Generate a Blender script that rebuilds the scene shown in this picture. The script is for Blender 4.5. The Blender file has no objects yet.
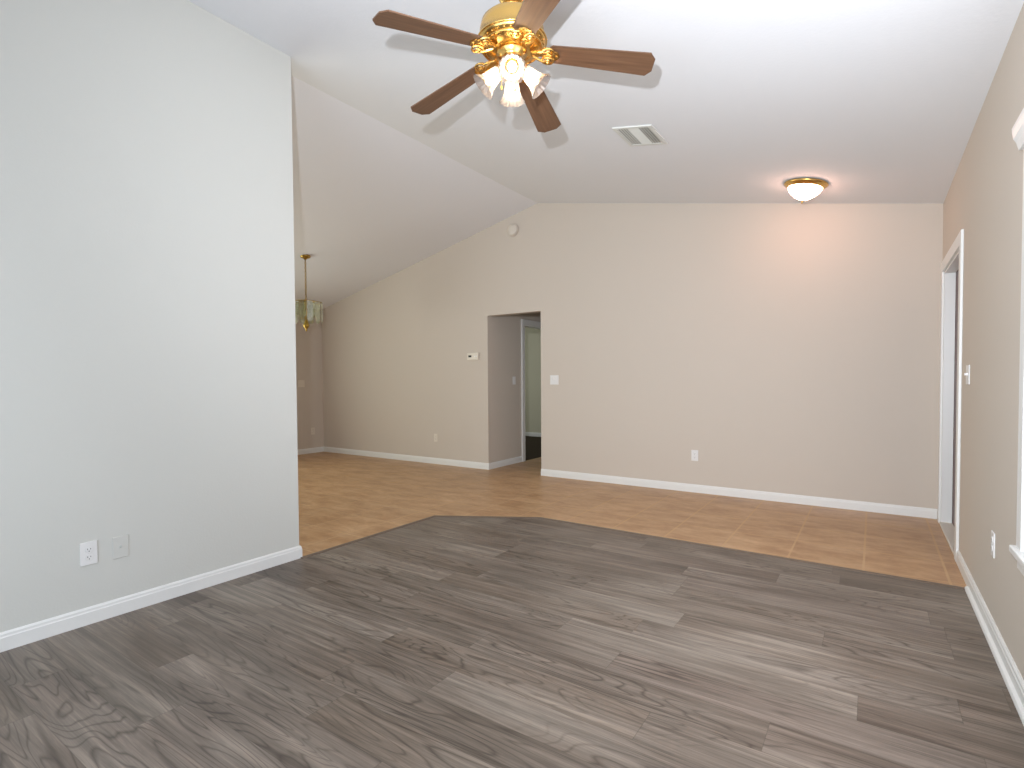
import bpy, bmesh, math, random
from mathutils import Vector, Matrix
random.seed(7)
S = bpy.context.scene
C = S.collection
PI = math.pi

# ------------------------------------------------------------------ camera
CAM = dict(yaw=0.594, pitch=-0.0267, roll=-0.0062, f=533.71, h=1.2083, cx=1.2466, cy=10.586)
def make_camera():
    y, p, r = CAM['yaw'], CAM['pitch'], CAM['roll']
    f = Vector((-math.sin(y)*math.cos(p), math.cos(y)*math.cos(p), math.sin(p)))
    rt = Vector((math.cos(y), math.sin(y), 0)); up = rt.cross(f)
    c, s = math.cos(r), math.sin(r)
    rt, up = c*rt + s*up, -s*rt + c*up
    m = Matrix((rt, up, -f)).transposed().to_4x4()
    m.translation = Vector((0, 0, CAM['h']))
    cd = bpy.data.cameras.new('camera'); co = bpy.data.objects.new('camera', cd); C.objects.link(co)
    co.matrix_world = m
    cd.sensor_fit = 'HORIZONTAL'; cd.sensor_width = 36; cd.lens = CAM['f']/1024*36
    cd.shift_x = -CAM['cx']/1024; cd.shift_y = CAM['cy']/1024
    cd.clip_start = 0.02
    S.camera = co
make_camera()

# ------------------------------------------------------------------ world, daylight, exposure
vs = S.view_settings
vs.view_transform = 'Standard'; vs.look = 'None'; vs.gamma = 1; vs.use_curve_mapping = False
vs.exposure = 0.0
S.cycles.max_bounces = 10; S.cycles.diffuse_bounces = 6; S.cycles.caustics_reflective = False; S.cycles.caustics_refractive = False
S.cycles.transparent_max_bounces = 16; S.cycles.sample_clamp_indirect = 6.0
W = bpy.data.worlds.new('sky'); S.world = W; W.use_nodes = True
bg = W.node_tree.nodes['Background']; bg.inputs[0].default_value = (0.80, 0.88, 1.0, 1); bg.inputs[1].default_value = 0.9

def light(name, kind, loc, power, color, rot=None, **kw):
    l = bpy.data.lights.new(name, kind); l.energy = power; l.color = color
    for k, v in kw.items(): setattr(l, k, v)
    o = bpy.data.objects.new(name, l); C.objects.link(o); o.location = loc
    if rot: o.rotation_euler = rot
    return o
# daylight through the sliding glass door behind the camera and the window in the right wall; then two added fills
light('daylight_patio', 'AREA', (-1.5, -1.30, 1.08), 56, (0.82, 0.95, 1.08), (PI/2, 0, 0), shape='RECTANGLE', size=2.3, size_y=2.0)
light('daylight_window', 'AREA', (0.45, 1.98, 1.32), 30, (0.95, 0.97, 1.05), (PI/2, 0, PI/2), shape='RECTANGLE', size=1.3, size_y=1.4)
light('dining_fill', 'AREA', (-7.80, 2.0, 1.40), 92, (0.97, 1.04, 0.93), (PI/2+math.radians(10), 0, -PI/2), shape='RECTANGLE', size=3.1, size_y=1.2)  # added fill at an unseen window, brightens the dining area
light('bedroom_fill', 'AREA', (-7.93, 7.8, 1.5), 22, (0.95, 1.0, 0.9), (PI/2, 0, -PI/2), shape='RECTANGLE', size=1.1, size_y=1.1)  # added fill behind the hall doorway, lifts the bedroom wall
# the photographer's flash, above and just left of the camera, tipped up
light('camera_flash', 'SPOT', (-0.133, -0.095, 1.499), 545, (0.95, 1.0, 1.07), (PI/2+math.radians(19), 0, 0.13), shadow_soft_size=0.02, spot_size=math.radians(134), spot_blend=1.0)

# ------------------------------------------------------------------ room constants
XL, YL, YB, XR, XD = -3.254, 2.184, 5.790, 0.472, -7.874
XP, HP = -3.525, 3.4310
SR, SL = 0.18957, 0.22820
O1, O2, OH = -4.322, -3.486, 2.08
YR = -1.42            # wall behind the camera
T = 0.12
def ceil_z(x): return HP - SR*(x-XP) if x > XP else HP + SL*(x-XP)

# ------------------------------------------------------------------ materials
MATS = {}
def new_mat(name):
    m = bpy.data.materials.new(name); m.use_nodes = True; MATS[name] = m
    return m, m.node_tree.nodes, m.node_tree.links, m.node_tree.nodes['Principled BSDF']
def srgb(r, g, b):
    f = lambda c: (c/255/12.92) if c/255 <= 0.04045 else ((c/255+0.055)/1.055)**2.4
    return (f(r), f(g), f(b), 1)
def simple(name, col, rough=0.5, metal=0.0, bump=0.0, scale=60, spec=0.5, var=0.0):
    m, n, l, b = new_mat(name)
    b.inputs['Base Color'].default_value = col; b.inputs['Roughness'].default_value = rough
    b.inputs['Metallic'].default_value = metal; b.inputs['Specular IOR Level'].default_value = spec
    tc = n.new('ShaderNodeTexCoord'); nz = n.new('ShaderNodeTexNoise'); nz.inputs['Scale'].default_value = scale
    l.new(tc.outputs['Object'], nz.inputs['Vector'])
    if bump:
        bp = n.new('ShaderNodeBump'); bp.inputs['Strength'].default_value = bump; bp.inputs['Distance'].default_value = 0.002
        l.new(nz.outputs['Fac'], bp.inputs['Height']); l.new(bp.outputs['Normal'], b.inputs['Normal'])
    if var:
        mx = n.new('ShaderNodeMix'); mx.data_type = 'RGBA'
        mx.inputs[6].default_value = tuple(c*(1-var) for c in col[:3])+(1,); mx.inputs[7].default_value = tuple(min(1, c*(1+var)) for c in col[:3])+(1,)
        l.new(nz.outputs['Fac'], mx.inputs[0]); l.new(mx.outputs[2], b.inputs['Base Color'])
    return m
simple('wall_beige', srgb(199, 189, 178), 0.75, bump=0.25, scale=90, spec=0.2)
simple('wall_grey', srgb(202, 202, 197), 0.75, bump=0.25, scale=90, spec=0.2)
simple('ceiling_white', srgb(225, 226, 229), 0.85, bump=0.35, scale=45, spec=0.1)
simple('trim_white', srgb(224, 224, 222), 0.35, bump=0.05, scale=20)
simple('plate_white', srgb(224, 223, 222), 0.3, bump=0.03, scale=20)
simple('plate_ivory', srgb(214, 205, 192), 0.4, bump=0.03, scale=20)
simple('detector_beige', srgb(206, 198, 187), 0.5, bump=0.03)
simple('plate_grey', srgb(201, 201, 196), 0.6, bump=0.03, scale=20)
simple('slot_dark', srgb(40, 38, 36), 0.6, bump=0.02)
simple('brass', srgb(226, 184, 108), 0.25, 1.0, bump=0.05, scale=30)
simple('brass_dark', srgb(170, 140, 70), 0.3, 1.0, bump=0.05, scale=30)
simple('vent_white', srgb(214, 215, 210), 0.5, bump=0.03)
simple('vent_dark', srgb(120, 120, 116), 0.8, bump=0.03)
simple('door_brown', srgb(84, 52, 44), 0.45, bump=0.1, scale=20, var=0.15)
simple('aluminium', srgb(214, 208, 196), 0.5, 0.0, bump=0.05)
simple('transition', srgb(104, 90, 78), 0.45, bump=0.1, scale=30, var=0.2)
simple('bedroom_carpet', srgb(70, 62, 52), 0.95, bump=0.6, scale=300, spec=0.05)
simple('hall_wall', srgb(196, 192, 172), 0.75, bump=0.2, scale=90, spec=0.2)

def math_node(n, op, a=None, b=None, l=None):
    m = n.new('ShaderNodeMath'); m.operation = op
    for i, v in enumerate((a, b)):
        if v is None: continue
        if isinstance(v, (int, float)): m.inputs[i].default_value = v
        else: l.new(v, m.inputs[i])
    return m.outputs[0]
def ramp(n, l, fac, stops):
    r = n.new('ShaderNodeValToRGB'); l.new(fac, r.inputs[0])
    e = r.color_ramp.elements
    while len(e) < len(stops): e.new(0.5)
    for k, (p, c) in enumerate(stops): e[k].position = p; e[k].color = c
    return r.outputs[0]
def mixc(n, l, fac, a, b, mode='MIX'):
    m = n.new('ShaderNodeMix'); m.data_type = 'RGBA'; m.blend_type = mode
    for i, v in ((0, fac), (6, a), (7, b)):
        if isinstance(v, (int, float)): m.inputs[i].default_value = v
        elif isinstance(v, tuple): m.inputs[i].default_value = v
        else: l.new(v, m.inputs[i])
    return m.outputs[2]

def vinyl_material():
    m, n, l, b = new_mat('vinyl_planks')
    M = lambda op, a=None, c=None: math_node(n, op, a, c, l)
    tc = n.new('ShaderNodeTexCoord'); sp = n.new('ShaderNodeSeparateXYZ'); l.new(tc.outputs['Object'], sp.inputs[0])
    X, Y = sp.outputs[0], sp.outputs[1]
    pw, pl = 0.178, 1.22
    v = M('DIVIDE', M('ADD', Y, 20.04), pw); row = M('FLOOR', v); fv = M('SUBTRACT', v, row)
    wn = n.new('ShaderNodeTexWhiteNoise'); wn.noise_dimensions = '1D'; l.new(row, wn.inputs['W'])
    u = M('ADD', M('DIVIDE', X, pl), M('MULTIPLY', wn.outputs['Value'], 7.0)); col = M('FLOOR', u); fu = M('SUBTRACT', u, col)
    idv = M('ADD', M('MULTIPLY', row, 17.13), M('MULTIPLY', col, 5.71))
    wid = n.new('ShaderNodeTexWhiteNoise'); wid.noise_dimensions = '1D'; l.new(idv, wid.inputs['W'])
    R = n.new('ShaderNodeSeparateColor'); l.new(wid.outputs['Color'], R.inputs[0])
    # coordinates unique to each plank
    def coords(sx, sy):
        cv = n.new('ShaderNodeCombineXYZ')
        l.new(M('ADD', M('MULTIPLY', X, sx), M('MULTIPLY', R.outputs[0], 37.0)), cv.inputs[0])
        l.new(M('ADD', M('MULTIPLY', Y, sy), M('MULTIPLY', R.outputs[1], 23.0)), cv.inputs[1])
        l.new(M('MULTIPLY', R.outputs[2], 11.0), cv.inputs[2]); return cv.outputs[0]
    def noise(vec, detail=3, rough=0.55, dist=0.0, scale=1.0):
        t = n.new('ShaderNodeTexNoise'); t.inputs['Scale'].default_value = scale; t.inputs['Detail'].default_value = detail
        t.inputs['Roughness'].default_value = rough; t.inputs['Distortion'].default_value = dist
        l.new(vec, t.inputs['Vector']); return t.outputs['Fac']
    cath = noise(coords(0.75, 7.0), 2, 0.4, 0.5)
    ring = M('FRACT', M('MULTIPLY', cath, 20.0))
    ring = M('ABSOLUTE', M('SUBTRACT', ring, 0.5))                 # 0..0.5
    ring = M('POWER', M('MULTIPLY', ring, 2.0), 2.2)                 # thin dark growth lines
    streak = noise(coords(1.1, 34.0), 5, 0.72, 0.4)
    fine = noise(coords(6.0, 190.0), 3, 0.7)
    blotch = noise(coords(1.1, 4.0), 2, 0.5, 0.4)
    base = ramp(n, l, blotch, [(0.30, srgb(108, 98, 91)), (0.50, srgb(140, 131, 125)), (0.72, srgb(168, 161, 156))])
    tint = ramp(n, l, R.outputs[0], [(0.0, srgb(122, 110, 104)), (0.35, srgb(142, 134, 129)), (0.6, srgb(136, 121, 110)), (0.8, srgb(150, 138, 136)), (1.0, srgb(166, 160, 156))])
    base = mixc(n, l, 0.27, base, tint)
    st = ramp(n, l, streak, [(0.32, (0.52, 0.50, 0.48, 1)), (0.5, (1, 1, 1, 1)), (0.68, (1.6, 1.58, 1.56, 1))])
    base = mixc(n, l, 0.8, base, st, 'MULTIPLY')
    patch = ramp(n, l, noise(coords(0.9, 3.0), 1, 0.4), [(0.38, (0.15, 0.15, 0.15, 1)), (0.62, (1, 1, 1, 1))])
    rg = ramp(n, l, ring, [(0.35, (1, 1, 1, 1)), (1.0, (0.42, 0.40, 0.39, 1))])
    base = mixc(n, l, M('MULTIPLY', patch, 0.85), base, rg, 'MULTIPLY')
    fn = ramp(n, l, fine, [(0.35, (0.82, 0.82, 0.82, 1)), (0.6, (1.06, 1.06, 1.06, 1))])
    base = mixc(n, l, 0.7, base, fn, 'MULTIPLY')
    # seams
    e1 = M('MINIMUM', fv, M('SUBTRACT', 1.0, fv)); e2 = M('MULTIPLY', M('MINIMUM', fu, M('SUBTRACT', 1.0, fu)), pl/pw)
    e = M('MINIMUM', e1, e2); seam = M('LESS_THAN', e, 0.008)
    base = mixc(n, l, M('MULTIPLY', seam, 0.35), base, (0.08, 0.07, 0.06, 1))
    base = mixc(n, l, 1.0, base, (0.66, 0.62, 0.55, 1), 'MULTIPLY')
    l.new(base, b.inputs['Base Color'])
    ro = M('ADD', M('MULTIPLY', streak, 0.25), 0.30); l.new(ro, b.inputs['Roughness'])
    b.inputs['Specular IOR Level'].default_value = 0.4
    bp = n.new('ShaderNodeBump'); bp.inputs['Strength'].default_value = 0.15; bp.inputs['Distance'].default_value = 0.001
    l.new(M('SUBTRACT', fine, M('MULTIPLY', seam, 2.0)), bp.inputs['Height']); l.new(bp.outputs['Normal'], b.inputs['Normal'])
vinyl_material()

def tile_material():
    m, n, l, b = new_mat('floor_tile')
    M = lambda op, a=None, c=None: math_node(n, op, a, c, l)
    tc = n.new('ShaderNodeTexCoord'); sp = n.new('ShaderNodeSeparateXYZ'); l.new(tc.outputs['Object'], sp.inputs[0])
    X, Y = sp.outputs[0], sp.outputs[1]; P = 0.427
    u = M('DIVIDE', M('ADD', X, 42.7-0.385), P); v = M('DIVIDE', M('ADD', Y, 42.7-4.02), P)
    fu = M('FRACT', u); fv = M('FRACT', v)
    e = M('MINIMUM', M('MINIMUM', fu, M('SUBTRACT', 1.0, fu)), M('MINIMUM', fv, M('SUBTRACT', 1.0, fv)))
    w = n.new('ShaderNodeTexWhiteNoise'); w.noise_dimensions = '2D'
    cv = n.new('ShaderNodeCombineXYZ'); l.new(M('FLOOR', u), cv.inputs[0]); l.new(M('FLOOR', v), cv.inputs[1]); l.new(cv.outputs[0], w.inputs['Vector'])
    def noise(sc, d, r=0.55, dist=0.0):
        t = n.new('ShaderNodeTexNoise'); t.inputs['Scale'].default_value = sc; t.inputs['Detail'].default_value = d
        t.inputs['Roughness'].default_value = r; t.inputs['Distortion'].default_value = dist
        l.new(tc.outputs['Object'], t.inputs['Vector']); return t.outputs['Fac']
    mp = n.new('ShaderNodeMapping'); mp.inputs['Scale'].default_value = (0.7, 1.7, 1); l.new(tc.outputs['Object'], mp.inputs[0])
    big = noise(4.2, 4, 0.62, 0.3); l.new(mp.outputs[0], big.node.inputs['Vector'])
    a = ramp(n, l, big, [(0.33, srgb(178, 138, 105)), (0.52, srgb(197, 158, 125)), (0.70, srgb(210, 174, 143))])
    a = mixc(n, l, 0.6, a, ramp(n, l, noise(22, 3), [(0.3, (0.86, 0.85, 0.83, 1)), (0.7, (1.08, 1.08, 1.08, 1))]), 'MULTIPLY')
    a = mixc(n, l, 0.5, a, ramp(n, l, w.outputs['Value'], [(0, (0.93, 0.92, 0.91, 1)), (1, (1.05, 1.05, 1.05, 1))]), 'MULTIPLY')
    g = M('LESS_THAN', e, 0.016)
    a = mixc(n, l, M('MULTIPLY', g, 0.62), a, srgb(224, 194, 166))
    a = mixc(n, l, 1.0, a, (0.85, 0.83, 0.71, 1), 'MULTIPLY')
    l.new(a, b.inputs['Base Color'])
    l.new(M('ADD', M('MULTIPLY', g, 0.3), 0.38), b.inputs['Roughness'])
    b.inputs['Specular IOR Level'].default_value = 0.4
    bp = n.new('ShaderNodeBump'); bp.inputs['Strength'].default_value = 0.3; bp.inputs['Distance'].default_value = 0.002
    l.new(M('SUBTRACT', noise(22, 3), M('MULTIPLY', g, 0.8)), bp.inputs['Height']); l.new(bp.outputs['Normal'], b.inputs['Normal'])
tile_material()

def blade_material():
    m, n, l, b = new_mat('blade_wood')
    tc = n.new('ShaderNodeTexCoord'); mp = n.new('ShaderNodeMapping'); mp.inputs['Scale'].default_value = (3, 60, 10)
    nz = n.new('ShaderNodeTexNoise'); nz.inputs['Scale'].default_value = 1; nz.inputs['Detail'].default_value = 4
    l.new(tc.outputs['Object'], mp.inputs[0]); l.new(mp.outputs[0], nz.inputs['Vector'])
    l.new(ramp(n, l, nz.outputs['Fac'], [(0.3, srgb(84, 59, 42)), (0.7, srgb(110, 80, 59))]), b.inputs['Base Color'])
    b.inputs['Roughness'].default_value = 0.45
blade_material()

def glass_mix(name, col, transp, transl, gloss):
    m = bpy.data.materials.new(name); m.use_nodes = True; MATS[name] = m
    n, l = m.node_tree.nodes, m.node_tree.links; n.clear()
    out = n.new('ShaderNodeOutputMaterial')
    a = n.new('ShaderNodeBsdfTransparent'); a.inputs[0].default_value = col
    t = n.new('ShaderNodeBsdfTranslucent'); t.inputs[0].default_value = col
    g = n.new('ShaderNodeBsdfGlossy'); g.inputs['Roughness'].default_value = 0.12
    m1 = n.new('ShaderNodeMixShader'); m1.inputs[0].default_value = transl/(transp+transl)
    l.new(a.outputs[0], m1.inputs[1]); l.new(t.outputs[0], m1.inputs[2])
    fr = n.new('ShaderNodeLayerWeight'); fr.inputs[0].default_value = 0.35
    mu = math_node(n, 'MULTIPLY_ADD', fr.outputs['Facing'], 0.5, l); mu.node.inputs[2].default_value = gloss
    m2 = n.new('ShaderNodeMixShader'); l.new(mu, m2.inputs[0])
    l.new(m1.outputs[0], m2.inputs[1]); l.new(g.outputs[0], m2.inputs[2]); l.new(m2.outputs[0], out.inputs[0])
    return m
glass_mix('shade_glass', (1, 0.95, 0.92, 1), 0.6, 0.4, 0.06)
glass_mix('chandelier_glass', (0.90, 0.92, 0.80, 1), 0.95, 0.05, 0.20)
glass_mix('window_glass', (0.97, 1, 0.99, 1), 1.0, 0.001, 0.02)
glass_mix('clear_bulb', (0.9, 0.9, 0.85, 1), 0.5, 0.4, 0.08)
def emitter(name, col, strength):
    m = bpy.data.materials.new(name); m.use_nodes = True; MATS[name] = m
    n, l = m.node_tree.nodes, m.node_tree.links; n.clear()
    out = n.new('ShaderNodeOutputMaterial'); e = n.new('ShaderNodeEmission')
    e.inputs[0].default_value = col; e.inputs[1].default_value = strength; l.new(e.outputs[0], out.inputs[0])
emitter('fan_bulb', (1.0, 0.80, 0.56, 1), 34.0)
emitter('dome_glow', (1.0, 0.57, 0.43, 1), 28.0)

# ------------------------------------------------------------------ mesh helpers
def obj(name, bm, mat, parent=None, smooth=False):
    bmesh.ops.recalc_face_normals(bm, faces=bm.faces[:])
    me = bpy.data.meshes.new(name); bm.to_mesh(me); bm.free()
    if smooth:
        for p in me.polygons: p.use_smooth = True
    me.materials.append(MATS[mat])
    o = bpy.data.objects.new(name, me); C.objects.link(o)
    if parent: o.parent = parent
    return o
def thing(name, label, cat, loc=(0, 0, 0), rot=(0, 0, 0), group=None):
    o = bpy.data.objects.new(name, None); C.objects.link(o); o.empty_display_size = 0.05
    o.location = loc; o.rotation_euler = rot; o['label'] = label; o['category'] = cat
    if group: o['group'] = group
    return o
def struct(name, bm, mat, smooth=False):
    o = obj(name, bm, mat, None, smooth); o['kind'] = 'structure'; return o
def box(bm, x0, x1, y0, y1, z0, z1, bev=0.0, M=None):
    r = bmesh.ops.create_cube(bm, size=1.0); v = r['verts']
    for q in v: q.co = Vector(((x0+x1)/2 + q.co.x*(x1-x0), (y0+y1)/2 + q.co.y*(y1-y0), (z0+z1)/2 + q.co.z*(z1-z0)))
    if M is not None:
        for q in v: q.co = M @ q.co
    if bev:
        es = list({e for q in v for e in q.link_edges})
        bmesh.ops.bevel(bm, geom=es, offset=bev, segments=2, affect='EDGES', profile=0.5)
    return bm
def lathe(bm, prof, seg=32, M=None, ribs=0, amp=0.0, close=True):
    """prof: list of (r, z[, ribweight])"""
    rings = []
    for p in prof:
        r, z = p[0], p[1]; w = p[2] if len(p) > 2 else 0
        ring = []
        for k in range(seg):
            a = 2*PI*k/seg; rr = r*(1 + amp*w*math.cos(ribs*a))
            co = Vector((rr*math.cos(a), rr*math.sin(a), z))
            ring.append(bm.verts.new(M @ co if M is not None else co))
        rings.append(ring)
    for A, B in zip(rings, rings[1:]):
        for k in range(seg):
            bm.faces.new((A[k], A[(k+1) % seg], B[(k+1) % seg], B[k]))
    if close:
        for ring in (rings[0], rings[-1]):
            try: bm.faces.new(ring)
            except ValueError: pass
    return bm
def tube(bm, pts, rad, seg=8, closed=False):
    pts = [Vector(p) for p in pts]; n = len(pts); rings = []
    up = Vector((0, 0, 1))
    for i, p in enumerate(pts):
        a = pts[(i-1) % n] if (closed or i > 0) else p; b_ = pts[(i+1) % n] if (closed or i < n-1) else p
        t = (b_-a).normalized(); s = t.cross(up)
        if s.length < 1e-3: s = t.cross(Vector((1, 0, 0)))
        s.normalize(); w = s.cross(t)
        r = rad[i] if isinstance(rad, (list, tuple)) else rad
        rings.append([bm.verts.new(p + r*(math.cos(2*PI*k/seg)*s + math.sin(2*PI*k/seg)*w)) for k in range(seg)])
    pairs = list(zip(rings, rings[1:])) + ([(rings[-1], rings[0])] if closed else [])
    for A, B in pairs:
        for k in range(seg): bm.faces.new((A[k], A[(k+1) % seg], B[(k+1) % seg], B[k]))
    if not closed:
        bm.faces.new(rings[0]); bm.faces.new(rings[-1])
    return bm
def prism(bm, poly, ext, M=None):
    """poly: list of Vector; ext: extrusion vector"""
    a = [bm.verts.new(M @ Vector(p) if M is not None else Vector(p)) for p in poly]
    e = Vector(ext)
    b_ = [bm.verts.new((M @ (Vector(p)+e)) if M is not None else Vector(p)+e) for p in poly]
    bm.faces.new(a); bm.faces.new(b_[::-1])
    n = len(a)
    for k in range(n): bm.faces.new((a[k], a[(k+1) % n], b_[(k+1) % n], b_[k]))
    return bm
def wall(name, axis, pos, thick, cuts, holes=(), mat='wall_beige', top=None, zc=()):
    """axis 'x': wall runs along x at y=pos, thickness towards +y (thick may be negative); axis 'y' likewise along y"""
    bm = bmesh.new(); cuts = sorted(cuts); zs = [0.0] + sorted(zc); V = {}
    def vert(u, z):
        k = (round(u, 5), round(z, 5) if not isinstance(z, str) else z)
        if k not in V:
            zz = z if not isinstance(z, str) else (top(u) if top else 2.44)
            V[k] = bm.verts.new((u, pos, zz) if axis == 'x' else (pos, u, zz))
        return V[k]
    levels = zs + ['top']; fs = []
    for u0, u1 in zip(cuts, cuts[1:]):
        for z0, z1 in zip(levels, levels[1:]):
            um = (u0+u1)/2; zm = (z0+z1)/2 if z1 != 'top' else z0 + 0.01
            if any(h[0] < um < h[1] and h[2] <= zm < h[3] for h in holes): continue
            fs.append(bm.faces.new((vert(u0, z0), vert(u1, z0), vert(u1, z1), vert(u0, z1))))
    r = bmesh.ops.extrude_face_region(bm, geom=fs)
    d = Vector((0, thick, 0)) if axis == 'x' else Vector((thick, 0, 0))
    for g in r['geom']:
        if isinstance(g, bmesh.types.BMVert): g.co += d
    for f in list(bm.faces):
        pass
    return struct(name, bm, mat)

# ------------------------------------------------------------------ room shell
ctop = lambda x: ceil_z(x)
wall('wall_back', 'x', YB, T, [XD-T, O1, O2, XP, XR+T], [(O1, O2, 0, OH)], top=ctop, zc=[OH])
wall('wall_left', 'y', XL, -T, [YR, YL], mat='wall_grey', top=lambda y: ceil_z(XL))
DR0, DR1, DRH = 4.575, 5.62, 2.075                                   # doorway in the right wall
WN0, WN1, WNB, WNT = 1.30, 2.66, 0.565, 2.065                        # window in the right wall
wall('wall_right', 'y', XR, T, [YR, WN0, WN1, DR0, DR1, YB], [(DR0, DR1, 0, DRH), (WN0, WN1, WNB, WNT)], top=lambda y: ceil_z(XR), zc=[WNB, DRH, WNT])
DW0, DW1 = 0.4, 3.6  # unseen opening, added to light the dining area
wall('wall_dining', 'y', XD, -T, [YR, DW0, DW1, YB], [(DW0, DW1, 0.8, 2.1)], top=lambda y: ceil_z(XD), zc=[0.8, 2.1])
PD0, PD1 = -2.7, -0.3
wall('wall_rear', 'x', YR, -T, [XD-T, XP, PD0, PD1, XR+T], [(PD0, PD1, 0, 2.1)], top=ctop, zc=[2.1])
bm = bmesh.new()
c = [(XD-T, 0, ceil_z(XD-T)), (XP, 0, HP), (XR+T, 0, ceil_z(XR+T)), (XR+T, 0, ceil_z(XR+T)+.12), (XP, 0, HP+.12), (XD-T, 0, ceil_z(XD-T)+.12)]
prism(bm, [(p[0], YR-T, p[2]) for p in c], (0, YB-YR+2*T, 0)); struct('ceiling', bm, 'ceiling_white')
# floors: vinyl planks in the living room, ceramic tile beyond
BND = [(XL-0.06, YL), (-3.235, YL), (-3.235, 3.525), (-2.405, 3.985), (XR, 3.945)]
bm = bmesh.new()
prism(bm, [(p[0], p[1], -0.05) for p in [(XL-0.06, YR)] + BND + [(XR, YR)]], (0, 0, 0.05)); struct('floor', bm, 'vinyl_planks')
bm = bmesh.new()
prism(bm, [(p[0], p[1], -0.05) for p in [(XD, YR), (XL-0.06, YR)] + BND + [(XR, YB), (XD, YB)]], (0, 0, 0.05))
prism(bm, [(O1, YB, -0.05), (O2, YB, -0.05), (O2, YB+T, -0.05), (-3.35, YB+T, -.05), (-3.35, 9.2, -0.05), (O1, 9.2, -0.05)], (0, 0, 0.05))
struct('floor', bm, 'floor_tile')
# transition strip
bm = bmesh.new()
pp = [Vector((x, y, 0)) for x, y in BND[1:]]
def offs(i, d):
    p = pp[i]
    ds = []
    if i > 0: ds.append((pp[i]-pp[i-1]).normalized())
    if i < len(pp)-1: ds.append((pp[i+1]-pp[i]).normalized())
    ns = [Vector((-q.y, q.x, 0)) for q in ds]; nn = sum(ns, Vector()).normalized()
    return p + nn*(d/nn.dot(ns[0]))
prof = [(-0.020, 0.0), (-0.016, 0.004), (-0.006, 0.0065), (0.006, 0.0065), (0.016, 0.004), (0.020, 0.0)]
rows = [[bm.verts.new(offs(i, d)+Vector((0, 0, z))) for d, z in prof] for i in range(len(pp))]
for A, B in zip(rows, rows[1:]):
    for k in range(len(prof)-1): bm.faces.new((A[k], A[k+1], B[k+1], B[k]))
    bm.faces.new((A[0], B[0], B[-1], A[-1]))
bm.faces.new(rows[0]); bm.faces.new(rows[-1])
struct('trim_1', bm, 'transition')

# hall and dim bedroom seen through the opening
HX = O1
BY0, BY1, BDH = 6.68, 7.48, 2.04
wall('wall_hall', 'y', HX, -T, [YB+T, BY0, BY1, 9.2], [(BY0, BY1, 0, BDH)], mat='wall_beige', zc=[BDH])
wall('wall_hall_right', 'y', -3.35, T, [YB+T, 9.2], mat='wall_beige')
wall('wall_hall_end', 'x', 9.2, T, [HX, -3.35+T], mat='wall_beige')
wall('wall_bedroom', 'x', 9.75, T, [XD-T, HX], mat='hall_wall')
wall('wall_bedroom_left', 'y', XD-T, -T, [YB+T, 7.2, 8.4, 9.75], [(7.2, 8.4, 0.9, 2.1)], mat='hall_wall', zc=[0.9, 2.1])
bm = bmesh.new(); box(bm, XD-2*T, -3.23, YB+T, 9.87, 2.44, 2.54); struct('ceiling', bm, 'ceiling_white')
bm = bmesh.new(); box(bm, XD-T, O1, YB+T, 9.75, -0.05, -0.001); struct('floor', bm, 'bedroom_carpet')

# baseboards: flat board with an eased top
def baseboard(name, a, b, normal, h=0.085, t=0.014, shoe=False, ends=(0, 0)):
    a = Vector((a[0], a[1], 0)); b = Vector((b[0], b[1], 0)); n = Vector((normal[0], normal[1], 0))
    prof = [(0, 0), (t, 0), (t, h*0.72), (t*0.8, h*0.78), (t*0.75, h*0.9), (t*0.35, h), (0, h)]
    if shoe: prof = [(0, 0), (t+0.016, 0), (t+0.016, 0.006), (t+0.012, 0.015), (t, 0.021), (t, h*0.72), (t*0.8, h*0.78), (t*0.75, h*0.9), (t*0.35, h), (0, h)]
    bm = bmesh.new(); d = (b-a).normalized(); A = []; B = []
    for o_, z in prof:
        A.append(bm.verts.new(a + n*o_ - d*o_*ends[0] + Vector((0, 0, z)))); B.append(bm.verts.new(b + n*o_ + d*o_*ends[1] + Vector((0, 0, z))))
    k = len(prof)
    for i in range(k): bm.faces.new((A[i], A[(i+1) % k], B[(i+1) % k], B[i]))
    bm.faces.new(A); bm.faces.new(B)
    return struct(name, bm, 'trim_white')
baseboard('baseboard_left', (XL, YR), (XL, YL), (1, 0), ends=(0, 1))
baseboard('baseboard_left', (XL, YL), (XL-T, YL), (0, 1), ends=(1, 1))
baseboard('baseboard_dining', (XD, YR), (XD, YB), (1, 0), ends=(0, -1))
baseboard('baseboard_back', (XD, YB), (O1, YB), (0, -1), ends=(-1, 1))
baseboard('baseboard_back', (O2, YB), (XR, YB), (0, -1), ends=(0, -1))
baseboard('baseboard_hall', (O1, YB), (O1, BY0-0.071), (1, 0), ends=(1, 0))
baseboard('baseboard_right', (XR, 3.945), (XR, DR0-0.09), (-1, 0))
baseboard('baseboard_right', (XR, YR), (XR, 3.945), (-1, 0), shoe=True)
baseboard('baseboard_bedroom', (XD-T, 9.75), (HX, 9.75), (0, -1))

# ------------------------------------------------------------------ doorways and windows
def casing(bm, axis, pos, out, u0, u1, top, w, t, bottom=0.0):
    """three-sided casing round an opening; out = +-1 side it stands proud of"""
    def bx(a0, a1, z0, z1):
        s0, s1 = sorted((pos, pos+out*t))
        if axis == 'y': box(bm, s0, s1, a0, a1, z0, z1, 0.003)
        else: box(bm, a0, a1, s0, s1, z0, z1, 0.003)
    bx(u0-w, u0, bottom, top+w); bx(u1, u1+w, bottom, top+w); bx(u0, u1, top, top+w)
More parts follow.
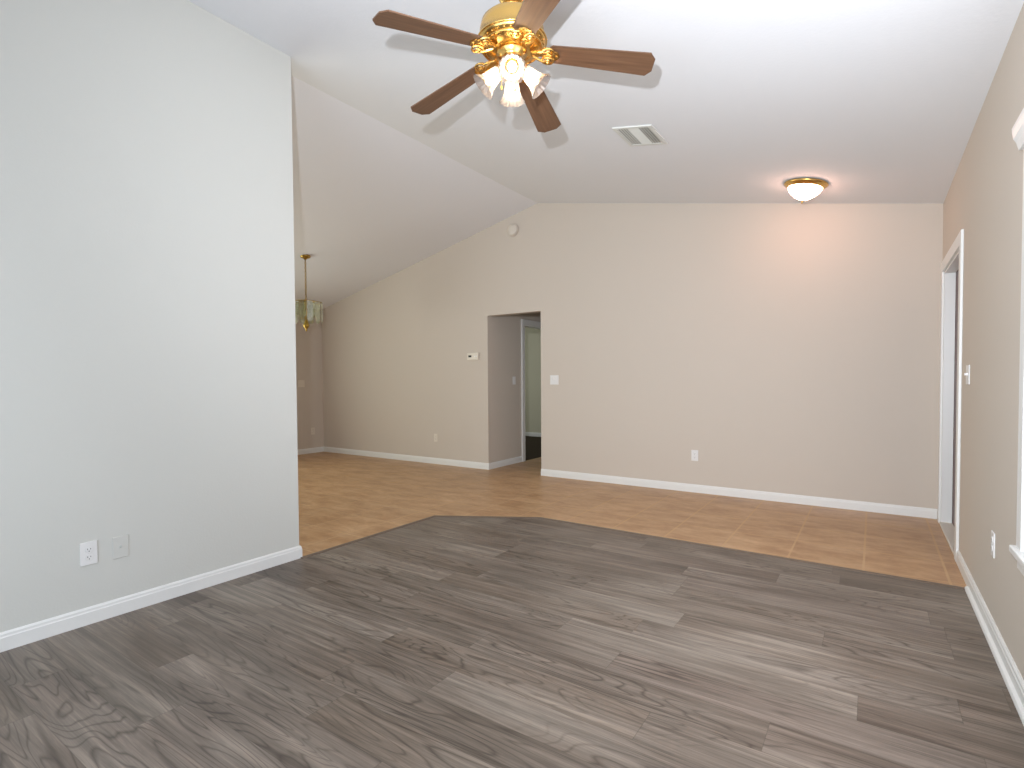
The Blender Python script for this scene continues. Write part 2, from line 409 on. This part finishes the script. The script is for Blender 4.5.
# right-hand exterior door near the back corner
bm = bmesh.new(); casing(bm, 'y', XR, -1, DR0, DR1, DRH, 0.088, 0.016)
d1 = struct('door_1', bm, 'trim_white')
bm = bmesh.new()
box(bm, XR, XR+0.070, DR0, DR0+0.018, 0, DRH); box(bm, XR, XR+0.070, DR1-0.018, DR1, 0, DRH); box(bm, XR, XR+0.070, DR0+0.018, DR1-0.018, DRH-0.018, DRH)
obj('jamb', bm, 'trim_white', d1)
bm = bmesh.new(); box(bm, XR+0.072, XR+0.118, DR0, DR1, 0.018, DRH)
for z0, z1 in ((0.2, 0.85), (1.0, 1.55), (1.65, 1.9)):
    for y0, y1 in ((DR0+0.14, DR0+0.46), (DR1-0.46, DR1-0.14)): box(bm, XR+0.068, XR+0.074, y0, y1, z0, z1, 0.002)
lf = obj('door_leaf', bm, 'door_brown', d1)
bm = bmesh.new(); lathe(bm, [(0.001, 0), (0.028, 0), (0.028, 0.006), (0.011, 0.01), (0.011, 0.035), (0.027, 0.045), (0.03, 0.058), (0.02, 0.07), (0.001, 0.072)], 20, Matrix.Translation((XR+0.072, DR0+0.07, 0.95)) @ Matrix.Rotation(-PI/2, 4, 'Y'))
obj('door_handle', bm, 'brass', lf, True)
bm = bmesh.new(); box(bm, XR-0.012, XR+0.118, DR0, DR1, 0.0, 0.018, 0.004); obj('threshold', bm, 'aluminium', d1)
# bedroom doorway off the hall
bm = bmesh.new(); casing(bm, 'y', HX, 1, BY0, BY1, BDH, 0.07, 0.026)
d2 = struct('door_2', bm, 'trim_white')
bm = bmesh.new(); box(bm, HX-T, HX, BY0, BY0+0.018, 0, BDH); box(bm, HX-T, HX, BY1-0.018, BY1, 0, BDH); box(bm, HX-T, HX, BY0+0.018, BY1-0.018, BDH-0.018, BDH)
obj('jamb', bm, 'trim_white', d2)
# window in the right wall
bm = bmesh.new()
box(bm, XR-0.018, XR, WN1, WN1+0.075, WNB, WNT, 0.003); box(bm, XR-0.018, XR, WN0-0.075, WN0, WNB, WNT, 0.003)
w1 = struct('window_1', bm, 'trim_white')
bm = bmesh.new()                                                    # head cornice
cp = [(0, 2.065), (0.026, 2.065), (0.030, 2.080), (0.034, 2.095), (0.042, 2.11), (0.046, 2.135), (0.047, 2.150), (0, 2.150)]
prism(bm, [(XR-a, WN0-0.105, z) for a, z in cp], (0, WN1-WN0+0.21, 0)); obj('window_cornice', bm, 'trim_white', w1)
bm = bmesh.new(); box(bm, XR-0.034, XR, WN0-0.10, WN1+0.10, WNB-0.028, WNB, 0.005); box(bm, XR-0.014, XR, WN0-0.075, WN1+0.075, WNB-0.08, WNB-0.028, 0.002)
obj('window_sill', bm, 'trim_white', w1)
bm = bmesh.new()
for y0, y1, z0, z1 in ((WN0, WN0+.05, WNB, WNT), (WN1-.05, WN1, WNB, WNT), (WN0+.05, WN1-.05, WNB, WNB+.05), (WN0+.05, WN1-.05, WNT-.05, WNT), (WN0+.05, WN1-.05, 1.30, 1.34)):
    box(bm, XR+0.06, XR+0.10, y0, y1, z0, z1, 0.003)
obj('window_frame', bm, 'trim_white', w1)
bm = bmesh.new(); box(bm, XR+0.078, XR+0.082, WN0+.05, WN1-.05, WNB+.05, WNT-.05); obj('pane', bm, 'window_glass', w1)
# unseen dining and bedroom windows, added for fill light, and the unseen sliding patio door
bm = bmesh.new()
for y0, y1, z0, z1 in ((DW0, DW0+.05, .8, 2.1), (DW1-.05, DW1, .8, 2.1), (DW0+.05, DW1-.05, .8, .85), (DW0+.05, DW1-.05, 2.05, 2.1), (1.98, 2.02, .85, 2.05)):
    box(bm, XD-0.10, XD-0.06, y0, y1, z0, z1)
w2 = struct('added_window_2', bm, 'trim_white')  # frame of the unseen window added for the dining fill
bm = bmesh.new(); box(bm, XD-0.082, XD-0.078, DW0+.05, DW1-.05, .85, 2.05); obj('pane', bm, 'window_glass', w2)
bm = bmesh.new()
for y0, y1, z0, z1 in ((7.2, 7.25, .9, 2.1), (8.35, 8.4, .9, 2.1), (7.25, 8.35, .9, .95), (7.25, 8.35, 2.05, 2.1), (7.78, 7.82, .95, 2.05)):
    box(bm, XD-T-0.10, XD-T-0.06, y0, y1, z0, z1)
w3 = struct('added_window_3', bm, 'trim_white')  # unseen window, added so light reaches the bedroom wall
bm = bmesh.new(); box(bm, XD-T-0.082, XD-T-0.078, 7.25, 8.35, .95, 2.05); obj('pane', bm, 'window_glass', w3)
bm = bmesh.new()
for x0, x1, z0, z1 in ((PD0, PD0+.06, 0, 2.1), (PD1-.06, PD1, 0, 2.1), (PD0+.06, PD1-.06, 0, .06), (PD0+.06, PD1-.06, 2.04, 2.1), (-1.53, -1.47, .06, 2.04)):
    box(bm, x0, x1, YR-0.10, YR-0.06, z0, z1)
d3 = struct('door_3', bm, 'trim_white')
bm = bmesh.new(); box(bm, PD0+.06, PD1-.06, YR-0.082, YR-0.078, .06, 2.04); obj('pane', bm, 'window_glass', d3)

# ------------------------------------------------------------------ wall plates (local frame: plate faces -Y, back at y=0)
def screw(bm, x, z, y):
    lathe(bm, [(0.0005, 0), (0.003, 0), (0.0025, 0.001), (0.0005, 0.0012)], 10, Matrix.Translation((x, y, z)) @ Matrix.Rotation(PI/2, 4, 'X'))
def outlet(label, loc, rz, mat='plate_white', group=None):
    t = thing('wall_outlet', label, 'outlet', loc, (0, 0, rz), group)
    bm = bmesh.new(); box(bm, -0.036, 0.036, -0.006, 0, -0.058, 0.058, 0.0025); screw(bm, 0, 0, -0.006); obj('cover_plate', bm, mat, t)
    for s in (-1, 1):
        bm = bmesh.new(); lathe(bm, [(0.0165, 0), (0.0165, 0.0018), (0.0155, 0.0025)], 20, Matrix.Translation((0, -0.006, s*0.0195)) @ Matrix.Rotation(PI/2, 4, 'X'))
        r = obj('receptacle', bm, mat, t)
        for dx, hh in ((-0.0062, 0.0075), (0.0062, 0.0065)):
            bm = bmesh.new(); box(bm, dx-0.0012, dx+0.0012, -0.0088, -0.0083, s*0.0195+0.003-hh/2, s*0.0195+0.003+hh/2); obj('slot', bm, 'slot_dark', r)
        bm = bmesh.new(); lathe(bm, [(0.0024, 0), (0.0024, 0.0005)], 10, Matrix.Translation((0, -0.0084, s*0.0195-0.0075)) @ Matrix.Rotation(PI/2, 4, 'X')); obj('ground_hole', bm, 'slot_dark', r)
    return t
def switch(label, loc, rz, gangs=1, mat='plate_white', rocker=True):
    t = thing('light_switch', label, 'light switch', loc, (0, 0, rz))
    w = 0.036 + 0.023*(gangs-1)
    bm = bmesh.new(); box(bm, -w, w, -0.006, 0, -0.058, 0.058, 0.0025)
    for g in range(gangs):
        for s in (-1, 1): screw(bm, (g-(gangs-1)/2)*0.046, s*0.048, -0.006)
    obj('cover_plate', bm, mat, t)
    for g in range(gangs):
        x = (g-(gangs-1)/2)*0.046; bm = bmesh.new()
        if rocker:
            prism(bm, [(x-0.0165, -0.006, -0.033), (x-0.0165, -0.0085, -0.033), (x-0.0165, -0.007, 0), (x-0.0165, -0.012, 0.033), (x-0.0165, -0.006, 0.033)], (0.033, 0, 0))
            obj('rocker', bm, mat, t)
        else:
            box(bm, x-0.005, x+0.005, -0.018, -0.005, -0.004, 0.010, 0.001, Matrix.Rotation(0, 4, 'X')); obj('toggle', bm, mat, t)
    return t
RZ = {'back': 0.0, 'left': PI/2, 'right': -PI/2}                       # -Y local turned to face the room
outlet('bright white double outlet low on the pale grey left wall', (XL, 1.005, 0.355), RZ['left'])
t = thing('cable_plate', 'grey painted-over cable plate beside the white outlet on the left wall', 'wall plate', (XL, 1.142, 0.352), (0, 0, RZ['left']))
bm = bmesh.new(); box(bm, -0.036, 0.036, -0.005, 0, -0.057, 0.057, 0.0025); obj('cover_plate', bm, 'plate_grey', t)
bm = bmesh.new(); lathe(bm, [(0.0075, 0), (0.0075, 0.003), (0.0045, 0.003), (0.0045, 0.010), (0.0035, 0.010)], 14, Matrix.Translation((0, -0.005, 0)) @ Matrix.Rotation(PI/2, 4, 'X')); obj('cable_socket', bm, 'plate_grey', t)
outlet('white outlet low on the beige back wall, right of the hall opening', (-1.575, YB, 0.395), 0, 'plate_white')
outlet('pale outlet low on the back wall, left of the hall opening', (-5.27, YB, 0.38), 0, 'plate_ivory')
outlet('pale outlet low on the dining side wall by the far left corner', (XD, 5.58, 0.37), RZ['left'], 'plate_ivory')
outlet('white outlet on the right wall, below and beside the window', (XR, 3.30, 0.43), RZ['right'], 'plate_white')
switch('white double switch on the back wall just right of the hall opening', (-3.29, YB, 1.21), 0, 2)
switch('pale double switch on the dining side wall under the chandelier', (XD, 5.375, 1.175), RZ['left'], 2, 'plate_ivory')
switch('white toggle switch on the right wall between door and window', (XR, 4.19, 1.225), RZ['right'], 2, rocker=False)
switch('single pale switch on the shaded side wall inside the hall opening', (O1, 6.42, 1.205), RZ['left'], 1, 'plate_white')
# thermostat
t = thing('thermostat', 'small pale thermostat with dark display on the back wall left of the opening', 'thermostat', (-4.56, YB, 1.54))
bm = bmesh.new(); box(bm, -0.10, 0.09, -0.026, 0, -0.048, 0.048, 0.005); obj('thermostat_case', bm, 'plate_ivory', t)
bm = bmesh.new(); box(bm, -0.075, -0.022, -0.028, -0.025, -0.012, 0.016, 0.001); obj('display', bm, 'slot_dark', t)
bm = bmesh.new()
for k in range(2): box(bm, 0.028+k*0.028, 0.044+k*0.028, -0.029, -0.025, -0.008, 0.008, 0.001)
obj('button_pad', bm, 'plate_white', t)
# round detector on the gable
t = thing('smoke_detector', 'round beige detector high on the back wall under the ceiling peak', 'smoke detector', (-3.895, YB, 3.155))
MR = Matrix.Rotation(PI/2, 4, 'X')
bm = bmesh.new(); lathe(bm, [(0.085, 0), (0.088, 0.01), (0.085, 0.018)], 36, MR); obj('mounting_ring', bm, 'wall_beige', t, False)
bm = bmesh.new(); lathe(bm, [(0.076, 0.018), (0.076, 0.028), (0.066, 0.040), (0.03, 0.043), (0.001, 0.043)], 36, MR); obj('cover', bm, 'detector_beige', t, True)

# ------------------------------------------------------------------ ceiling register
ang = math.atan(SR)
def on_right_slope(x, y): return (x, y, ceil_z(x))
t = thing('ceiling_vent', 'white louvred air vent in the sloping ceiling', 'air vent', on_right_slope(-1.47, 3.905), (0, ang, 0))
hx, hy = 0.152, 0.18
bm = bmesh.new()
for x0, x1, y0, y1 in ((-hx, hx, -hy, -hy+.025), (-hx, hx, hy-.025, hy), (-hx, -hx+.025, -hy+.025, hy-.025), (hx-.025, hx, -hy+.025, hy-.025)):
    box(bm, x0, x1, y0, y1, -0.009, 0)
obj('frame', bm, 'vent_white', t)
bm = bmesh.new(); box(bm, -hx+.025, hx-.025, -hy+.025, hy-.025, -0.0015, 0); obj('backing', bm, 'vent_dark', t)
for k in range(4):
    for s, x in ((-1, -0.118+k*0.020), (1, 0.118-k*0.020)):
        bm = bmesh.new(); ww = 0.0078 if s > 0 else 0.0068; box(bm, -ww, ww, -hy+.026, hy-.026, -0.0006, 0.0006, 0, Matrix.Translation((x, 0, -0.007)) @ Matrix.Rotation(s*0.35 if s > 0 else 0.15, 4, 'Y')); obj('louver', bm, 'vent_white', t)
for k in range(9):
    y = -hy+0.045 + k*0.034
    bm = bmesh.new(); box(bm, -0.044, 0.044, -0.0150, 0.0150, -0.0006, 0.0006, 0, Matrix.Translation((0, y, -0.007)) @ Matrix.Rotation(-0.22, 4, 'X')); obj('louver', bm, 'vent_white', t)

# ------------------------------------------------------------------ flush dome light
t = thing('dome_light', 'lit flush dome ceiling light with brass rim near the right corner', 'ceiling light', on_right_slope(-0.49, 5.167), (0, ang, 0))
bm = bmesh.new(); lathe(bm, [(0.150, 0), (0.166, -0.004), (0.170, -0.012), (0.160, -0.022), (0.146, -0.030), (0.138, -0.040), (0.132, -0.040), (0.130, -0.02), (0.130, 0)], 48, close=False); obj('rim', bm, 'brass', t, True)
bm = bmesh.new(); lathe(bm, [(0.131, -0.030), (0.130, -0.046), (0.118, -0.070), (0.094, -0.094), (0.062, -0.117), (0.03, -0.132), (0.001, -0.138)], 48); obj('glass_bowl', bm, 'dome_glow', t, True)
bm = bmesh.new(); lathe(bm, [(0.001, -0.136), (0.013, -0.138), (0.010, -0.145), (0.005, -0.149), (0.008, -0.157), (0.005, -0.165), (0.001, -0.168)], 16); obj('finial', bm, 'brass', t, True)

# ------------------------------------------------------------------ ceiling fan
FX, FY, FZ = -1.418, 2.106, 2.753
PH = -1.9535
fan = thing('ceiling_fan', 'brass ceiling fan with five brown wood blades and four lit glass shades', 'ceiling fan', (FX, FY, FZ))
cz = ceil_z(FX) - FZ
bm = bmesh.new(); lathe(bm, [(0.001, cz-0.075), (0.03, cz-0.075), (0.045, cz-0.068), (0.062, cz-0.040), (0.070, cz-0.006), (0.070, cz+0.012)], 32); obj('canopy', bm, 'brass', fan, True)
bm = bmesh.new(); lathe(bm, [(0.013, 0.15), (0.013, cz-0.06)], 16); obj('downrod', bm, 'brass', fan, True)
bm = bmesh.new(); lathe(bm, [(0.001, 0.172), (0.04, 0.170), (0.06, 0.160), (0.115, 0.145), (0.142, 0.120), (0.150, 0.085), (0.148, 0.045), (0.158, 0.038), (0.160, 0.028), (0.150, 0.020), (0.135, 0.006), (0.120, -0.004), (0.06, -0.012), (0.001, -0.012)], 48); obj('motor_housing', bm, 'brass', fan, True)
bm = bmesh.new()                                                    # pierced ornamental skirt under the motor
for k in range(30):
    a = 2*PI*k/30
    tube(bm, [((0.150-0.012*math.sin(q*PI))*math.cos(a+0.07*math.cos(q*2*PI)), (0.150-0.012*math.sin(q*PI))*math.sin(a+0.07*math.cos(q*2*PI)), 0.036-0.022*q) for q in (0, .25, .5, .75, 1)], 0.0035, 6)
tube(bm, [(0.138*math.cos(a), 0.138*math.sin(a), 0.006) for a in [2*PI*i/48 for i in range(48)]], 0.006, 8, True)
tube(bm, [(0.161*math.cos(a), 0.161*math.sin(a), 0.034) for a in [2*PI*i/48 for i in range(48)]], 0.005, 8, True)
obj('motor_skirt', bm, 'brass', fan, True)
droop = math.atan(0.087/0.66)
def blade_frame(k):
    return Matrix.Rotation(PH + 2*PI*k/5, 4, 'Z') @ Matrix.Rotation(droop, 4, 'Y')
def blade_bm():
    bm = bmesh.new(); wi, wo = 0.052, 0.070; L0, L1 = 0.178, 0.662; ch = 0.026
    pts = [(L0, -wi+0.012), (L0+0.012, -wi), (L1-ch, -wo), (L1, -wo+ch*1.3), (L1, wo-ch*1.3), (L1-ch, wo), (L0+0.012, wi), (L0, wi-0.012)]
    prism(bm, [(x, y, -0.003) for x, y in pts], (0, 0, 0.006))
    return bm
def iron_bm():
    bm = bmesh.new()
    # arm, leaf shaped plate under the blade, and two scrolls
    prism(bm, [(0.090, -0.016, -0.010), (0.150, -0.011, -0.010), (0.175, -0.020, -0.010), (0.195, -0.034, -0.010), (0.215, -0.026, -0.010), (0.225, 0.0, -0.010), (0.215, 0.026, -0.010), (0.195, 0.034, -0.010), (0.175, 0.020, -0.010), (0.150, 0.011, -0.010), (0.090, 0.016, -0.010)], (0, 0, 0.006))
    for s in (-1, 1):
        tube(bm, [(0.170+0.026*math.cos(a), s*(0.034+0.024*math.sin(a)), -0.012) for a in [2*PI*i/20 for i in range(20)]], 0.0055, 8, True)
        tube(bm, [(0.170+0.011*math.cos(a), s*(0.034+0.010*math.sin(a)), -0.016) for a in [2*PI*i/14 for i in range(14)]], 0.0045, 8, True)
        tube(bm, [(0.10, s*0.012, -0.008), (0.125, s*0.030, -0.012), (0.15, s*0.040, -0.014)], 0.006, 8)
    for x, y in ((0.196, -0.024), (0.196, 0.024), (0.213, 0)):
        lathe(bm, [(0.001, -0.0145), (0.005, -0.0135), (0.006, -0.010)], 10, Matrix.Translation((x, y, 0)))
    return bm
b0 = obj('fan_blade', blade_bm(), 'blade_wood', fan); i0 = obj('blade_bracket', iron_bm(), 'brass', fan)
for k in range(5):
    b_ = b0 if k == 0 else b0.copy(); i_ = i0 if k == 0 else i0.copy()
    for o in (b_, i_):
        if k: C.objects.link(o)
        o.parent = fan
    b_.matrix_local = blade_frame(k) @ Matrix.Rotation(math.radians(-8.5), 4, 'X'); i_.matrix_local = blade_frame(k)
bm = bmesh.new(); lathe(bm, [(0.001, -0.010), (0.070, -0.012), (0.072, -0.020), (0.050, -0.030), (0.046, -0.050), (0.058, -0.058), (0.064, -0.072), (0.064, -0.098), (0.050, -0.116), (0.030, -0.126), (0.012, -0.136), (0.008, -0.146), (0.001, -0.150)], 36); obj('light_hub', bm, 'brass', fan, True)
VA = math.atan2(0.829, -0.558)
def shade_profile(): return [(0.020, 0.0, 0), (0.027, 0.008, 0.2), (0.030, 0.020, .5), (0.034, 0.045, 1), (0.038, 0.070, 1), (0.046, 0.092, 1), (0.057, 0.108, 1), (0.063, 0.114, 1)]
def shade_frame(k): return Matrix.Rotation(VA + k*PI/2, 4, 'Z') @ Matrix.Translation((0.054, 0, -0.092)) @ Matrix.Rotation(PI/2+math.radians(43), 4, 'Y')
bm = bmesh.new(); pr_ = shade_profile(); lathe(bm, pr_, 72, None, 18, 0.035, close=False)
inner = [(r-0.0025, z, w) for r, z, w in pr_][::-1]; lathe(bm, inner, 72, None, 18, 0.035, close=False)
s0 = obj('glass_shade', bm, 'shade_glass', fan, True)
bm = bmesh.new(); lathe(bm, [(0.001, -0.014), (0.014, -0.014), (0.022, -0.004), (0.026, 0.006), (0.024, 0.016), (0.001, 0.016)], 20); h0 = obj('lamp_holder', bm, 'brass', fan, True)
bm = bmesh.new(); lathe(bm, [(0.009, 0.016), (0.011, 0.028), (0.018, 0.045), (0.0215, 0.062), (0.019, 0.078), (0.010, 0.088), (0.001, 0.090)], 16); u0 = obj('bulb', bm, 'fan_bulb', fan, True)
for k in range(4):
    for o in (s0, h0, u0):
        c_ = o if k == 0 else o.copy()
        if k: C.objects.link(c_)
        c_.parent = fan; c_.matrix_local = shade_frame(k)
for k, (dx, dy, L) in enumerate(((0.035, -0.03, 0.10), (-0.03, -0.035, 0.07))):
    bm = bmesh.new(); tube(bm, [(dx, dy, -0.105), (dx*1.1, dy*1.1, -0.12), (dx*1.1, dy*1.1, -0.10-L)], 0.0012, 5)
    pc = obj('pull_chain', bm, 'brass', fan)
    bm = bmesh.new(); lathe(bm, [(0.001, -0.10-L), (0.005, -0.105-L), (0.006, -0.113-L), (0.003, -0.122-L), (0.001, -0.123-L)], 12, Matrix.Translation((dx*1.1, dy*1.1, 0))); obj('pull_knob', bm, 'brass', pc, True)

# ------------------------------------------------------------------ dining chandelier
CX, CY = -6.14, 4.28; CZ = ceil_z(CX)
ch = thing('chandelier', 'small unlit brass chandelier of hanging green-tinted glass panels on a chain', 'chandelier', (CX, CY, CZ))
bm = bmesh.new(); lathe(bm, [(0.001, -0.045), (0.012, -0.043), (0.022, -0.030), (0.058, -0.016), (0.066, -0.006), (0.066, 0.016)], 28); obj('canopy', bm, 'brass_dark', ch, True)
bm = bmesh.new(); z = -0.042; i = 0
while z > -0.56:
    M = Matrix.Translation((0, 0, z-0.016)) @ Matrix.Rotation((i % 2)*PI/2, 4, 'Z')
    tube(bm, [M @ Vector((0.010*math.cos(a), 0, 0.018*math.sin(a))) for a in [2*PI*q/10 for q in range(10)]], 0.0042, 5, True)
    z -= 0.030; i += 1
obj('chain', bm, 'brass_dark', ch, True)
ZT = -0.56
bm = bmesh.new(); lathe(bm, [(0.001, ZT+0.012), (0.010, ZT+0.01), (0.014, ZT-0.01), (0.030, ZT-0.03), (0.016, ZT-0.05), (0.012, ZT-0.10), (0.026, ZT-0.13), (0.030, ZT-0.16), (0.014, ZT-0.20), (0.012, ZT-0.25), (0.028, ZT-0.30), (0.040, ZT-0.33), (0.030, ZT-0.36), (0.010, ZT-0.38), (0.014, ZT-0.395), (0.008, ZT-0.41), (0.001, ZT-0.415)], 24); obj('center_column', bm, 'brass_dark', ch, True)
bm = bmesh.new()
for r, zz in ((0.195, ZT-0.035), (0.12, ZT-0.02)):
    tube(bm, [(r*math.cos(a), r*math.sin(a), zz) for a in [2*PI*q/36 for q in range(36)]], 0.006, 6, True)
for k in range(4):
    a = PI/4+k*PI/2; tube(bm, [(0.02*math.cos(a), 0.02*math.sin(a), ZT-0.03), (0.12*math.cos(a), 0.12*math.sin(a), ZT-0.02), (0.195*math.cos(a), 0.195*math.sin(a), ZT-0.035)], 0.005, 6)
obj('ring_frame', bm, 'brass_dark', ch, True)
def panel(w, h):
    bm = bmesh.new(); prism(bm, [(0, -w/2, 0), (0, w/2, 0), (0, w/2, -h+0.02), (0, w/2-0.02, -h), (0, -w/2+0.02, -h), (0, -w/2, -h+0.02)], (0.005, 0, 0)); return bm
p0 = obj('glass_panel', panel(0.074, 0.26), 'chandelier_glass', ch)
for k in range(12):
    a = 2*PI*k/12 + 0.13; c_ = p0 if k == 0 else p0.copy()
    if k: C.objects.link(c_)
    c_.parent = ch; c_.matrix_local = Matrix.Rotation(a, 4, 'Z') @ Matrix.Translation((0.197, 0, ZT-0.03))
p1 = obj('glass_panel', panel(0.044, 0.20), 'chandelier_glass', ch)
for k in range(8):
    a = 2*PI*k/8; c_ = p1 if k == 0 else p1.copy()
    if k: C.objects.link(c_)
    c_.parent = ch; c_.matrix_local = Matrix.Rotation(a, 4, 'Z') @ Matrix.Translation((0.122, 0, ZT-0.015))
bm = bmesh.new(); lathe(bm, [(0.006, -0.02), (0.008, 0.0), (0.010, 0.02), (0.008, 0.045), (0.003, 0.065), (0.001, 0.07)], 12)
q0 = obj('bulb', bm, 'clear_bulb', ch, True)
for k in range(4):
    a = PI/4+k*PI/2; c_ = q0 if k == 0 else q0.copy()
    if k: C.objects.link(c_)
    c_.parent = ch; c_.matrix_local = Matrix.Translation((0.065*math.cos(a), 0.065*math.sin(a), ZT-0.20))
bm = bmesh.new()
for k in range(4):
    a = PI/4+k*PI/2; tube(bm, [(0.012*math.cos(a), 0.012*math.sin(a), ZT-0.24), (0.045*math.cos(a), 0.045*math.sin(a), ZT-0.25), (0.065*math.cos(a), 0.065*math.sin(a), ZT-0.218)], 0.005, 6)
obj('lamp_arms', bm, 'brass_dark', ch, True)
